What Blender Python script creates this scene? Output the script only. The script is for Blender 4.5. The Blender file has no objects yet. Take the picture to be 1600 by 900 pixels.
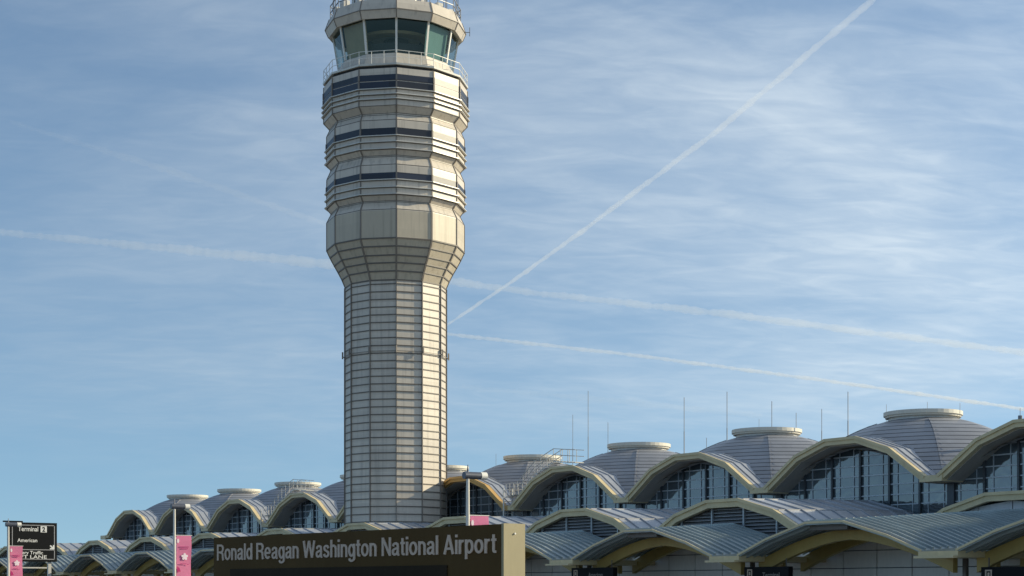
import bpy, bmesh, math, random
from mathutils import Vector, Matrix
random.seed(7)
R = math.radians
SC = bpy.context.scene
COL = SC.collection

# ------------------------------------------------------------------ camera model
F = 2600.0                      # focal length in photo pixels (1600 wide)
HOR = 920.0                     # horizon row
N_ = math.hypot(1800, F)
A_, B_ = 1800 / N_, F / N_
FWD = Vector((-B_, A_, 0)); RGT = Vector((A_, B_, 0)); EYE = 1.7

def on_y(px, Y):                # world X and depth of a column seen on the wall plane y = Y
    k = (px - 800) / F
    z = Y / (FWD.y + k * RGT.y)
    return z * (FWD.x + k * RGT.x), z

def at_depth(px, py, z):
    p = FWD * z + RGT * ((px - 800) / F * z)
    return Vector((p.x, p.y, EYE + (HOR - py) / F * z))

def sky_dir(px, py):
    return (FWD + RGT * ((px - 800) / F) + Vector((0, 0, (HOR - py) / F))).normalized()

# ------------------------------------------------------------------ mesh builder
class MB:
    def __init__(s): s.v = []; s.f = []; s.cut = []
    def mark(s): s.cut.append((len(s.v), len(s.f)))          # the next shapes are a piece of their own
    def split(s, name, mat, parent=None, loc=(0,0,0)):
        ends = s.cut[1:] + [(len(s.v), len(s.f))]; out = []
        for (v0,f0),(v1,f1) in zip(s.cut, ends):
            m = MB(); m.v = s.v[v0:v1]; m.f = [tuple(i-v0 for i in f) for f in s.f[f0:f1]]; out.append(m.build(name, mat, parent, loc))
        return out
    def add(s, vs, fs):
        o = len(s.v); s.v += [tuple(p) for p in vs]; s.f += [tuple(i + o for i in f) for f in fs]
    def box(s, x0, x1, y0, y1, z0, z1):
        s.add([(x0,y0,z0),(x1,y0,z0),(x1,y1,z0),(x0,y1,z0),(x0,y0,z1),(x1,y0,z1),(x1,y1,z1),(x0,y1,z1)],
              [(0,3,2,1),(4,5,6,7),(0,1,5,4),(1,2,6,5),(2,3,7,6),(3,0,4,7)])
    def bar(s, p, q, w, h=None, up=(0,0,1)):
        p = Vector(p); q = Vector(q); h = h or w
        d = (q - p).normalized(); u = Vector(up)
        if abs(d.dot(u)) > .98: u = Vector((1,0,0))
        a = d.cross(u).normalized() * w / 2; b = a.cross(d).normalized() * h / 2
        vs = [p-a-b, p+a-b, p+a+b, p-a+b, q-a-b, q+a-b, q+a+b, q-a+b]
        s.add(vs, [(3,2,1,0),(4,5,6,7),(0,1,5,4),(1,2,6,5),(2,3,7,6),(3,0,4,7)])
    def tube(s, p, q, r0, r1=None, n=8):
        p = Vector(p); q = Vector(q); r1 = r0 if r1 is None else r1
        d = (q - p).normalized(); u = Vector((0,0,1)) if abs(d.z) < .95 else Vector((1,0,0))
        a = d.cross(u).normalized(); b = a.cross(d)
        vs = []
        for c, r in ((p, r0), (q, r1)):
            for i in range(n):
                t = 2*math.pi*i/n; vs.append(c + a*math.cos(t)*r + b*math.sin(t)*r)
        s.add(vs, [tuple(range(n-1,-1,-1)), tuple(range(n,2*n))] + [(i,(i+1)%n,n+(i+1)%n,n+i) for i in range(n)])
    def lathe(s, prof, n=12, rot=0.0, c=(0,0), cap=True):      # prof: list of (z, r) upwards
        vs = []
        for z, r in prof:
            for i in range(n):
                t = rot + 2*math.pi*i/n; vs.append((c[0]+r*math.cos(t), c[1]+r*math.sin(t), z))
        fs = []
        for k in range(len(prof)-1):
            for i in range(n):
                j = (i+1)%n; fs.append((k*n+i, k*n+j, (k+1)*n+j, (k+1)*n+i))
        if cap:
            fs.append(tuple(range(n-1,-1,-1))); m = (len(prof)-1)*n; fs.append(tuple(range(m,m+n)))
        s.add(vs, fs)
    def ring(s, z0, z1, ri, ro, n=12, rot=0.0, c=(0,0)):       # closed annular band
        vs = []
        for z, r in ((z0,ri),(z0,ro),(z1,ro),(z1,ri)):
            for i in range(n):
                t = rot + 2*math.pi*i/n; vs.append((c[0]+r*math.cos(t), c[1]+r*math.sin(t), z))
        fs = []
        for k in range(4):
            for i in range(n):
                j = (i+1)%n; k2 = (k+1)%4
                fs.append((k*n+i, k*n+j, k2*n+j, k2*n+i))
        s.add(vs, fs)
    def shell(s, top, bot, y0, y1, dz=0.0):                    # vaulted shell: section lines top and bot (x,z), swept along y
        n = len(top)
        vs = [(x,y0,z) for x,z in top] + [(x,y0,z) for x,z in bot] + [(x,y1,z+dz) for x,z in top] + [(x,y1,z+dz) for x,z in bot]
        fs = []
        for i in range(n-1):
            fs += [(i,i+1,2*n+i+1,2*n+i), (n+i+1,n+i,3*n+i,3*n+i+1), (n+i,n+i+1,i+1,i), (2*n+i,2*n+i+1,3*n+i+1,3*n+i)]
        fs += [(0,2*n,3*n,n), (n-1,2*n-1,4*n-1,3*n-1)]
        s.add(vs, fs)
    def prism(s, pts, y0, y1):                                 # polygon in (x,z), between two y planes
        n = len(pts)
        vs = [(x,y0,z) for x,z in pts] + [(x,y1,z) for x,z in pts]
        s.add(vs, [tuple(range(n)), tuple(range(2*n-1,n-1,-1))] + [(i,(i+1)%n,n+(i+1)%n,n+i)[::-1] for i in range(n)])
    def mesh(s, name):
        me = bpy.data.meshes.new(name); me.from_pydata(s.v, [], s.f)
        bm = bmesh.new(); bm.from_mesh(me); bmesh.ops.recalc_face_normals(bm, faces=bm.faces); bm.to_mesh(me); bm.free()
        return me
    def build(s, name, mat, parent=None, loc=(0,0,0), smooth=False):
        me = s.mesh(name); me.materials.append(mat)
        if smooth:
            for p in me.polygons: p.use_smooth = True
        return link(name, me, parent, loc)

def link(name, data, parent=None, loc=(0,0,0)):
    o = bpy.data.objects.new(name, data); COL.objects.link(o); o.parent = parent; o.location = loc
    return o
def tag(o, label=None, cat=None, group=None, kind=None):
    for k, v in (('label',label),('category',cat),('group',group),('kind',kind)):
        if v: o[k] = v
    return o
def thing(name, loc, label, cat, group=None, rz=0):
    o = link(name, None, None, loc); o.rotation_euler.z = rz; o.empty_display_size = .5
    return tag(o, label, cat, group)
def copy_tree(o, parent):
    c = o.copy(); COL.objects.link(c); c.parent = parent
    for ch in list(o.children): copy_tree(ch, c)
    return c
def text_mesh(s, size, weight=0.0, depth=.01, sx=1.0, align='LEFT', space=1.0):
    cu = bpy.data.curves.new('lettering', 'FONT'); cu.body = s; cu.size = size; cu.offset = weight; cu.extrude = depth
    cu.align_x = align; cu.space_character = space; cu.resolution_u = 4
    ob = bpy.data.objects.new('tmp', cu); COL.objects.link(ob)
    bpy.context.view_layer.update()
    me = bpy.data.meshes.new_from_object(ob.evaluated_get(bpy.context.evaluated_depsgraph_get()))
    bpy.data.objects.remove(ob); bpy.data.curves.remove(cu)
    # stand upright: text x -> x, text y -> z, facing -y
    for v in me.vertices: v.co = (v.co.x*sx, -v.co.z, v.co.y)
    return me

# ------------------------------------------------------------------ materials
def new_mat(name):
    m = bpy.data.materials.new(name); m.use_nodes = True
    nt = m.node_tree; return m, nt, nt.nodes['Principled BSDF'], nt.nodes['Material Output']
def nd(nt, t, **k):
    n = nt.nodes.new(t)
    for a, v in k.items(): setattr(n, a, v)
    return n
def mth(nt, op, a, b=None, c=None):
    n = nd(nt, 'ShaderNodeMath', operation=op)
    for i, v in enumerate((a, b, c)):
        if v is None: continue
        if isinstance(v, (int, float)): n.inputs[i].default_value = v
        else: nt.links.new(v, n.inputs[i])
    return n.outputs[0]
def pbr(name, col, rough=.6, metal=0.0, var=.22, scale=.8, streak=(1,1,.25), bump=0.0, seam=None, seam_dark=.55, fine=.1, spec=.5, translucent=0.0, panels=0.0):
    m, nt, p, out = new_mat(name)
    tc = nd(nt, 'ShaderNodeTexCoord'); mp = nd(nt, 'ShaderNodeMapping'); mp.inputs['Scale'].default_value = streak
    nt.links.new(tc.outputs['Object'], mp.inputs[0])
    n1 = nd(nt, 'ShaderNodeTexNoise'); n1.inputs['Scale'].default_value = scale; n1.inputs['Detail'].default_value = 6; n1.inputs['Roughness'].default_value = .65
    nt.links.new(mp.outputs[0], n1.inputs['Vector'])
    n2 = nd(nt, 'ShaderNodeTexNoise'); n2.inputs['Scale'].default_value = scale*9; n2.inputs['Detail'].default_value = 3
    nt.links.new(mp.outputs[0], n2.inputs['Vector'])
    f = mth(nt, 'ADD', mth(nt, 'MULTIPLY', mth(nt, 'SUBTRACT', n1.outputs['Fac'], .5), var*2.4),
            mth(nt, 'MULTIPLY', mth(nt, 'SUBTRACT', n2.outputs['Fac'], .5), fine*2))
    g = mth(nt, 'ADD', f, 1.0)
    if seam:                                                   # lapped metal courses at regular heights
        sp = nd(nt, 'ShaderNodeSeparateXYZ'); nt.links.new(tc.outputs['Object'], sp.inputs[0])
        fr = mth(nt, 'FRACT', mth(nt, 'DIVIDE', sp.outputs['Z'], seam))
        line = mth(nt, 'LESS_THAN', fr, .19)
        g = mth(nt, 'MULTIPLY', g, mth(nt, 'SUBTRACT', 1.0, mth(nt, 'MULTIPLY', line, seam_dark)))
        fl = mth(nt, 'FLOOR', mth(nt, 'DIVIDE', sp.outputs['Z'], seam))
        wn = nd(nt, 'ShaderNodeTexWhiteNoise', noise_dimensions='1D'); nt.links.new(fl, wn.inputs['W'])
        g = mth(nt, 'MULTIPLY', g, mth(nt, 'ADD', .9, mth(nt, 'MULTIPLY', wn.outputs['Value'], .2)))
    if panels:                                                 # each cladding sheet weathered a little differently, rain streaks below the joints
        sp = nd(nt, 'ShaderNodeSeparateXYZ'); nt.links.new(tc.outputs['Object'], sp.inputs[0])
        an = mth(nt, 'FLOOR', mth(nt, 'MULTIPLY', mth(nt, 'ADD', mth(nt, 'ARCTAN2', sp.outputs['Y'], sp.outputs['X']), 9.4248-ROT), 6/math.pi))
        row = mth(nt, 'FLOOR', mth(nt, 'DIVIDE', sp.outputs['Z'], .6))
        cx = nd(nt, 'ShaderNodeCombineXYZ'); nt.links.new(an, cx.inputs[0]); nt.links.new(row, cx.inputs[1])
        wn = nd(nt, 'ShaderNodeTexWhiteNoise', noise_dimensions='2D'); nt.links.new(cx.outputs[0], wn.inputs['Vector'])
        g = mth(nt, 'MULTIPLY', g, mth(nt, 'ADD', 1-panels, mth(nt, 'MULTIPLY', wn.outputs['Value'], 2*panels)))
        mp2 = nd(nt, 'ShaderNodeMapping'); mp2.inputs['Scale'].default_value = (3.2,3.2,.12); nt.links.new(tc.outputs['Object'], mp2.inputs[0])
        n3 = nd(nt, 'ShaderNodeTexNoise'); n3.inputs['Scale'].default_value = 1.0; n3.inputs['Detail'].default_value = 4; nt.links.new(mp2.outputs[0], n3.inputs['Vector'])
        sk = nd(nt, 'ShaderNodeMapRange'); sk.inputs['From Min'].default_value = .52; sk.inputs['From Max'].default_value = .75; sk.inputs['To Min'].default_value = 1.0; sk.inputs['To Max'].default_value = .72
        nt.links.new(n3.outputs['Fac'], sk.inputs['Value']); g = mth(nt, 'MULTIPLY', g, sk.outputs[0])
    mx = nd(nt, 'ShaderNodeVectorMath', operation='SCALE'); mx.inputs[0].default_value = col
    nt.links.new(g, mx.inputs['Scale']); nt.links.new(mx.outputs[0], p.inputs['Base Color'])
    p.inputs['Roughness'].default_value = rough; p.inputs['Metallic'].default_value = metal; p.inputs['Specular IOR Level'].default_value = spec
    if translucent:
        tl = nd(nt, 'ShaderNodeBsdfTranslucent'); ms = nd(nt, 'ShaderNodeMixShader'); ms.inputs[0].default_value = translucent
        nt.links.new(mx.outputs[0], tl.inputs[0]); nt.links.new(p.outputs[0], ms.inputs[1]); nt.links.new(tl.outputs[0], ms.inputs[2]); nt.links.new(ms.outputs[0], out.inputs[0])
    if bump or seam:
        b = nd(nt, 'ShaderNodeBump'); b.inputs['Strength'].default_value = bump or .3; b.inputs['Distance'].default_value = .05
        nt.links.new(fr if seam else n1.outputs['Fac'], b.inputs['Height']); nt.links.new(b.outputs[0], p.inputs['Normal'])
    return m

M = {}
YTW = 68.2
XT, ZT = on_y(618.3, YTW)
ROT = math.atan2(-YTW, -XT) + R(.6)                             # one tower corner towards the viewer
M['cream'] = pbr('cream_metal_panel', (.61,.545,.46), .42, 0, panels=.07, var=.12, scale=.5, fine=.07)
M['tan'] = pbr('tan_metal_panel', (.52,.455,.35), .5, 0, panels=.04, var=.10, scale=.5, fine=.07)
M['joint'] = pbr('dark_bronze_joint', (.14,.12,.10), .55)
M['trim'] = pbr('grey_bronze_trim', (.22,.19,.16), .5)
M['shelf'] = pbr('pale_metal_shelf', (.62,.60,.55), .4, .2)
M['white'] = pbr('white_paint', (.78,.76,.70), .45, var=.08)
M['fascia'] = pbr('cream_fascia', (.66,.54,.315), .5, var=.24, scale=.9, streak=(1,1,1))
M['gold'] = pbr('ochre_fascia', (.58,.36,.12), .5, var=.12)
M['beam'] = pbr('ochre_beam', (.42,.30,.09), .5, var=.22)
M['soffit'] = pbr('grey_soffit', (.43,.39,.33), .7, var=.16)
M['dome'] = pbr('dome_metal', (.33,.33,.345), .42, .25, var=.26, scale=.3, streak=(1,1,1), seam=.27, seam_dark=.78)
M['vault'] = pbr('vault_metal', (.42,.43,.455), .38, .35, var=.30, scale=.5, streak=(1,1,1))
M['canopy'] = pbr('canopy_metal', (.33,.375,.375), .4, .25, var=.32, scale=.6, streak=(1,1,1))
M['louvre'] = pbr('louvre_metal', (.36,.36,.37), .5, .2)
M['dark'] = pbr('dark_recess', (.03,.03,.032), .8)
M['steel'] = pbr('steel_mullion', (.44,.48,.51), .4, .2)
M['dsteel'] = pbr('dark_mullion', (.07,.08,.09), .45, .3)
M['wall'] = pbr('pale_wall_panel', (.76,.71,.65), .6, var=.10)
M['wpanel'] = pbr('white_wall_panel', (.66,.66,.68), .5, var=.08)
M['sign'] = pbr('dark_brown_sign', (.088,.054,.019), .75, var=.25, scale=.4, spec=.12)
M['signend'] = pbr('olive_sign_end', (.32,.275,.16), .6, var=.12)
M['letter'] = pbr('taupe_letter', (.60,.47,.37), .6, var=.06, spec=.2)
M['slot'] = pbr('dark_display', (.030,.021,.012), .7, spec=.1)
M['black'] = pbr('black_sign', (.009,.010,.012), .6, spec=.12)
M['wletter'] = pbr('white_letter', (.75,.75,.73), .5, var=.1)
M['pink'] = pbr('pink_banner', (.90,.32,.52), .8, var=.10, scale=2, streak=(1,1,1), translucent=.4)
M['magenta'] = pbr('magenta_banner', (.50,.02,.16), .75)
M['bwhite'] = pbr('banner_white', (.82,.70,.75), .75)
M['bdark'] = pbr('banner_print', (.50,.07,.22), .75)
M['lamp'] = pbr('lamp_housing', (.10,.11,.14), .4, .3)
M['pole'] = pbr('pale_pole', (.62,.60,.56), .45, .2, var=.1)
M['rod'] = pbr('galvanised_rod', (.22,.23,.25), .5, .4)
M['asphalt'] = pbr('worn_concrete_road', (.20,.19,.17), .9, scale=3, streak=(1,1,1), bump=.2)
M['concrete'] = pbr('concrete', (.42,.39,.34), .85, scale=1.2, streak=(1,1,1), bump=.15)
M['grass'] = pbr('ground_mix', (.13,.125,.105), .95, scale=.05, streak=(1,1,1))
M['ceiling'] = pbr('cab_ceiling', (.035,.04,.042), .8)
M['cabin'] = pbr('cab_console', (.05,.05,.05), .6)
M['shade'] = pbr('beige_shade', (.62,.46,.26), .8)

def glass_panes(name, base, rough, ior, wav=.10, wscale=1.3):  # coated glass: each pane slightly bowed
    m, nt, p, out = new_mat(name)
    tc = nd(nt, 'ShaderNodeTexCoord')
    n1 = nd(nt, 'ShaderNodeTexNoise'); n1.inputs['Scale'].default_value = wscale; n1.inputs['Detail'].default_value = 1.0; n1.inputs['Distortion'].default_value = 1.6
    nt.links.new(tc.outputs['Object'], n1.inputs['Vector'])
    b = nd(nt, 'ShaderNodeBump'); b.inputs['Strength'].default_value = wav; b.inputs['Distance'].default_value = 1.0
    nt.links.new(n1.outputs['Fac'], b.inputs['Height']); nt.links.new(b.outputs[0], p.inputs['Normal'])
    sn = nd(nt, 'ShaderNodeVectorMath', operation='SNAP'); sn.inputs[1].default_value = (2.2833, 50, .6)
    nt.links.new(tc.outputs['Object'], sn.inputs[0])
    wn = nd(nt, 'ShaderNodeTexWhiteNoise', noise_dimensions='3D'); nt.links.new(sn.outputs[0], wn.inputs['Vector'])
    v = nd(nt, 'ShaderNodeVectorMath', operation='SCALE'); v.inputs[0].default_value = base
    nt.links.new(mth(nt, 'ADD', .5, wn.outputs['Value']), v.inputs['Scale']); nt.links.new(v.outputs[0], p.inputs['Base Color'])
    p.inputs['Roughness'].default_value = rough; p.inputs['IOR'].default_value = ior
    return m
M['glass'] = glass_panes('hall_glass', (.085,.11,.125), .05, 2.0, .028, .6)
M['wglass'] = glass_panes('office_glass', (.012,.018,.036), .42, 1.55, .004)

def cab_glass():
    m, nt, p, out = new_mat('cab_glass')
    nt.nodes.remove(p)
    tr = nd(nt, 'ShaderNodeBsdfTransparent'); tr.inputs[0].default_value = (.60,.67,.66,1)
    gl = nd(nt, 'ShaderNodeBsdfGlossy'); gl.inputs['Roughness'].default_value = .02; gl.inputs['Color'].default_value = (.75,.9,.9,1)
    lw = nd(nt, 'ShaderNodeLayerWeight'); lw.inputs[0].default_value = .5
    fa = mth(nt, 'ADD', .035, mth(nt, 'MULTIPLY', .5, mth(nt, 'POWER', lw.outputs['Facing'], 4.0)))
    mx = nd(nt, 'ShaderNodeMixShader')
    nt.links.new(fa, mx.inputs[0]); nt.links.new(tr.outputs[0], mx.inputs[1]); nt.links.new(gl.outputs[0], mx.inputs[2])
    nt.links.new(mx.outputs[0], out.inputs['Surface']); return m
M['cabglass'] = cab_glass()

# ------------------------------------------------------------------ setting: ground, road, kerb
g = MB(); g.add([(-9000,-9000,0),(9000,-9000,0),(9000,9000,0),(-9000,9000,0)], [(0,1,2,3)])
tag(g.build('ground', M['grass']), kind='structure')
g = MB(); g.add([(-500,-8,.004),(200,-8,.004),(200,48,.004),(-500,48,.004)], [(0,1,2,3)])
tag(g.build('road', M['asphalt']), kind='structure')
g = MB(); g.box(-500,200,48,62.0,-.1,.14)
tag(g.build('pavement', M['concrete']), kind='structure')
for y in (12.0, 20.0, 36.0):
    g = MB()
    for k in range(60):
        x = -400 + k*9; g.add([(x,y-.06,.008),(x+3,y-.06,.008),(x+3,y+.06,.008),(x,y+.06,.008)], [(0,1,2,3)])
    tag(g.build('road_marking', M['white']), kind='structure')

# ------------------------------------------------------------------ terminal
L = 13.7; YT = 71.2
X0, _ = on_y(1455, YT)
term = thing('terminal_building', (X0, YT, 0), 'long airport terminal with a row of vaulted grey domes over arched glass walls', 'terminal')
UP = [(-6.4,7.9),(-3.75,9.68),(-1.25,10.48),(1.25,10.48),(3.75,9.68),(6.4,7.9)]
LO = [(-6.1,4.85),(-4.05,5.9),(-1.3,6.6),(1.3,6.6),(4.05,5.9),(6.1,4.85)]
CA = [(-5.9,3.35),(-3.9,4.08),(-1.2,4.8),(1.2,4.8),(3.9,4.08),(5.9,3.35)]
def off(sec, d): return [(x, z+d) for x, z in sec]
def ribs(mb, sec, ys, w, h, lift, dz_total=0, y0=0, y1=1):
    for y in ys:
        dz = dz_total*(y-y0)/(y1-y0)
        for (xa,za),(xb,zb) in zip(sec[:-1], sec[1:]):
            mb.bar((xa,y,za+lift+dz),(xb,y,zb+lift+dz), w, h)

# --- upper arch bay, one set then copied
def inset(sec, d):              # arch band offset inwards, section normal
    out = []
    for i,(x,z) in enumerate(sec):
        p = Vector(sec[max(i-1,0)]); q = Vector(sec[min(i+1,len(sec)-1)]); t = (q-p).normalized(); n = Vector((t.y,-t.x))
        out.append((x+n.x*d, z+n.y*d))
    return out

def fascia_mesh(sec, yf, th, h, half, deep=.4):
    mb = MB(); ins = inset(sec, h)
    mb.shell(off(sec, 0.0), ins, yf, yf+th)
    top = inset(sec, -.07); mid = inset(sec, .10)                # projecting upper lip
    mb.shell(top, mid, yf-.10, yf-.002)
    for s in (-1,1):
        x, z = sec[0]; xe = half
        a, b = sorted((s*(-x)-s*.35, s*xe)); mb.box(a, b-.004 if s>0 else b, yf-.06, yf+th+deep, z-h+.05, z+.06)
    return mb
upper = []
m = fascia_mesh(UP, 0, .35, .34, L/2, 1.35)
arch_f = m.build('arch_fascia', M['fascia'], term); upper.append(arch_f)
m = MB(); m.shell(off(UP,.02), off(UP,-.30), .352, 2.7)
ribs(m, UP, [.7,1.35,2.0,2.6], .06, .08, .04)
upper.append(m.build('eave_roof', M['vault'], term))
m = MB(); ins = inset(UP,.36); m.shell(inset(UP,.34), inset(UP,.40), .354, 1.75); upper.append(m.build('soffit', M['soffit'], term))
# curtain wall under the arch
YG = 1.75
def arch_z(sec, x):
    for (xa,za),(xb,zb) in zip(sec[:-1], sec[1:]):
        if xa <= x <= xb: return za+(zb-za)*(x-xa)/(xb-xa)
    return sec[0][1]
gi = inset(UP,.30)
m = MB(); m.prism([(-L/2,4.3),(L/2,4.3),(L/2,7.75)] + [(x,z) for x,z in gi[::-1]] + [(-L/2,7.75)], YG, YG+.15)
cw = m.build('curtain_wall', M['glass'], term); upper.append(cw)
m = MB()
for k in range(7):
    x = -L/2 + L*k/6 if 0 < k < 6 else None
    if x is not None: m.mark(); m.box(x-.07,x+.07, YG-.14,YG+.05, 4.3, arch_z(gi,x))
for s in (-1,1): m.mark(); m.box(s*(L/2-.12)-.12, s*(L/2-.12)+.12-.003*(s>0), YG-.18, YG+.05, 4.3, 7.8)
m.split('vertical_mullion', M['dsteel'], cw)
m = MB(); z = 4.75
while z < 10.0:
    xs = [x*.05 for x in range(-136,137) if arch_z(gi, x*.05) > z+.05 or z < 7.6]
    if xs: m.box(xs[0], xs[-1], YG-.07, YG+.04, z-.035, z+.035)
    z += .6
for k in range(12):
    x = -L/2 + L*(k+.5)/12
    m.box(x-.022, x+.022, YG-.05, YG+.03, 4.3, arch_z(gi,x))
m.build('glazing_bar', M['steel'], cw)
# dome
YC = 7.1; ZC = 12.20; KD = 2.28; HQ = 6.0
def dome_z(p, q):
    r = 0
    for k in range(8):
        t = R(22.5+45*k); r = max(r, p*math.cos(t)+q*math.sin(t))
    r /= math.cos(R(22.5)); rr = .45*r*r + .55*(p*p+q*q)
    return ZC - KD*rr
m = MB(); n = 36; vs = []; h = L/2
for j in range(n+1):
    for i in range(n+1):
        p, q = -1+2*i/n, -1+2*j/n
        vs.append((p*h, YC+q*HQ, dome_z(p,q)))
m.add(vs, [(j*(n+1)+i, j*(n+1)+i+1, (j+1)*(n+1)+i+1, (j+1)*(n+1)+i) for j in range(n) for i in range(n)])
dome = m.build('dome', M['dome'], term); upper.append(dome)
m = MB()
for sx in (-1,1):
    for sy in (-1,1):
        pr = None; m.mark()
        for k in range(13):
            t = .3 + .68*k/12; pt = (sx*t*h, YC+sy*t*HQ, dome_z(t,t)+.02)
            if pr: m.bar(pr, pt, .10, .05)
            pr = pt
m.split('hip_ridge', M['dome'], dome)
m = MB(); m.lathe([(11.5,2.15),(12.10,2.05)], 32, c=(0,YC)); m.build('skylight_curb', M['shelf'], dome)
m = MB(); m.ring(12.09,12.20,1.4,2.26,40,c=(0,YC)); m.ring(12.204,12.44,1.9,2.36,40,c=(0,YC)); m.lathe([(12.16,1.88),(12.38,1.6),(12.43,.2)],32,c=(0,YC))
M['cap'] = pbr('cream_cap_ring', (.66,.62,.53), .5, var=.14); m.build('skylight_ring', M['cap'], dome)

NB0, NB1 = -2, 10
def bx(i): return -L*(i-.5)
for i in range(NB0, NB1):
    if i == 0:
        for o in upper: o.location.x = bx(0)
        continue
    for o in upper:
        c = copy_tree(o, term); c.location.x = bx(i)
        if i == 4 and o is arch_f:
            c.data = c.data.copy(); c.data.materials.clear(); c.data.materials.append(M['gold'])
for i in range(NB0, NB1):                                       # second row of domes behind
    c = copy_tree(dome, term); c.location = (bx(i), L, 0)
m = MB(); m.box(-L*(NB1-1)+.02, L*2.9, YG+.2, 27, 7.3, 7.72); m.build('roof_deck', M['vault'], term)
# gutter spout and end wall
xe = -L*(NB1-1)
m = MB(); m.box(xe-1.6, xe-.003, -.1, .6, 7.45, 7.9); m.build('end_gutter', M['fascia'], term)
m = MB(); m.box(xe-.3, xe-.01, .9, 28, 0, 7.6); m.build('end_wall', M['wall'], term)

# --- low louvred vaults
def vault(y0, y1, tymp):
    m = MB(); m.shell(off(LO,.02), off(LO,-.22), y0+.31, y1, .2)
    ribs(m, LO, [y0+.9+1.15*k for k in range(int((y1-y0-1)/1.15)+1)], .06, .09, .05, .2, y0, y1)
    for (x,zz) in LO[1:-1]: m.bar((x,y0+.35,zz+.03),(x,y1,zz+.23), .07,.07)
    a = m.build('vault_roof', M['vault'], term)
    f = fascia_mesh(LO, y0, .3, .40, L/2).build('vault_fascia', M['fascia'], a)
    li = inset(LO,.36)
    if tymp == 'louvre':
        m = MB(); m.prism([(-6.2,3.6)]+[(6.2,3.6)]+[(x,zz) for x,zz in li[::-1]], y0+.75, y0+.85); m.build('louvre_backing', M['dark'], a)
        m = MB(); z = 4.0
        while z < 6.15:
            xs = [x*.05 for x in range(-124,125) if arch_z(li, x*.05) > z+.08]
            if xs: m.add([(xs[0],y0+.45,z),(xs[-1],y0+.45,z),(xs[-1],y0+.68,z+.13),(xs[0],y0+.68,z+.13),(xs[0],y0+.45,z+.03),(xs[-1],y0+.45,z+.03),(xs[-1],y0+.68,z+.16),(xs[0],y0+.68,z+.16)],
                         [(0,3,2,1),(4,5,6,7),(0,1,5,4),(1,2,6,5),(2,3,7,6),(3,0,4,7)])
            z += .19
        m.build('louvre', M['louvre'], a)
        m = MB()
        for x in (-3.9,-1.3,1.3,3.9): m.mark(); m.box(x-.05,x+.05,y0+.36,y0+.46,3.7,arch_z(li,x))
        m.split('louvre_post', M['steel'], a)
    else:
        m = MB()
        xs = [-6.2,-4.4,-2.2,0,2.2,4.4,6.2]
        for p,q in zip(xs[:-1],xs[1:]):
            m.mark(); m.prism([(p+.03,3.6),(q-.03,3.6),(q-.03,arch_z(li,q)-.02),(p+.03,arch_z(li,p)-.02)], y0+.5, y0+.6)
        m.split('tympanum_panel', M['wpanel'], a)
        m = MB(); m.prism([(-6.2,3.6)]+[(6.2,3.6)]+[(x,zz) for x,zz in li[::-1]], y0+.7, y0+.8); m.build('louvre_backing', M['dark'], a)
    return a
va = vault(-9.2, 1.5, 'louvre'); va.location.x = bx(1)
for i in range(2, 12):
    c = copy_tree(va, term); c.location.x = bx(i)
vb = vault(-2.2, 1.5, 'panel'); vb.location.x = bx(0)
for i in (-1,-2): copy_tree(vb, term).location.x = bx(i)

# --- entrance canopies
def canopy(y0, y1):
    dz = .38*(y1-y0)/6
    m = MB(); m.shell(off(CA,.03), off(CA,-.10), y0, y1, dz)
    k = 0; y = y0+.25
    while y < y1-.1:
        d = dz*(y-y0)/(y1-y0)
        for (xa,za),(xb,zb) in zip(CA[:-1],CA[1:]):
            m.bar((xa,y,za+.06+d),(xb,y,zb+.07+d), .07, .13)
            m.bar((xa,y+.24,za-.14+d),(xb,y+.24,zb-.14+d), .10, .10)
        y += .5
    a = m.build('canopy_roof', M['canopy'], term)
    m = MB(); m.shell(inset(off(CA,.05),-.01), inset(off(CA,.02),.06), y0-.05, y0-.003)
    m.build('canopy_edge', M['fascia'], a)
    m = MB()
    for k in range(6): m.box(-1.2,1.2,y0+.3+.2*k,y0+.42+.2*k,4.45,4.62)
    m.box(-1.25,1.25,y0+.28,y0+1.5,4.63,4.66); m.build('vent_grille', M['joint'], a)
    def arc(yb, w, h):
        m = MB(); n = 14; top=[]; bot=[]
        for i in range(n+1):
            t = -1+2*i/n; x = 6.2*t
            zt = 4.42 - 1.45*abs(t)**1.75; hh = h*(1.0+.35*abs(t))
            top.append((x,zt+dz*(yb-y0)/(y1-y0))); bot.append((x,zt-hh+dz*(yb-y0)/(y1-y0)))
        m.shell(top,bot,yb,yb+w); return m
    for q in ([1.7, 4.6] if y1-y0 < 7 else [1.7, 4.6, 8.2]):
        arc(y0+q, .3, .50).build('canopy_beam', M['beam'], a)
    m = MB()
    for s in (-1,1):
        p,q = (-L/2,-5.75) if s<0 else (5.75,L/2-.006)
        m.mark(); m.box(p,q,y0-.05,y1,3.05,3.33); m.box(p,q,y0-.35,y0-.06,3.02,3.12)
    m.split('canopy_gutter', M['fascia'], a)
    m = MB()
    for s in (-1,1):
        m.mark(); m.box(s*6.3-.09,s*6.3+.09,y0+2.3,y0+2.5,.14,3.04)
    m.split('canopy_post', M['joint'], a)
    return a
ca = canopy(-15.2, -9.25); ca.location.x = bx(1)
for i in range(2, 14):
    copy_tree(ca, term).location.x = bx(i)
cb = canopy(-15.2, -2.25); cb.location.x = bx(0)
for i in (-1,-2): copy_tree(cb, term).location.x = bx(i)

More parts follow.
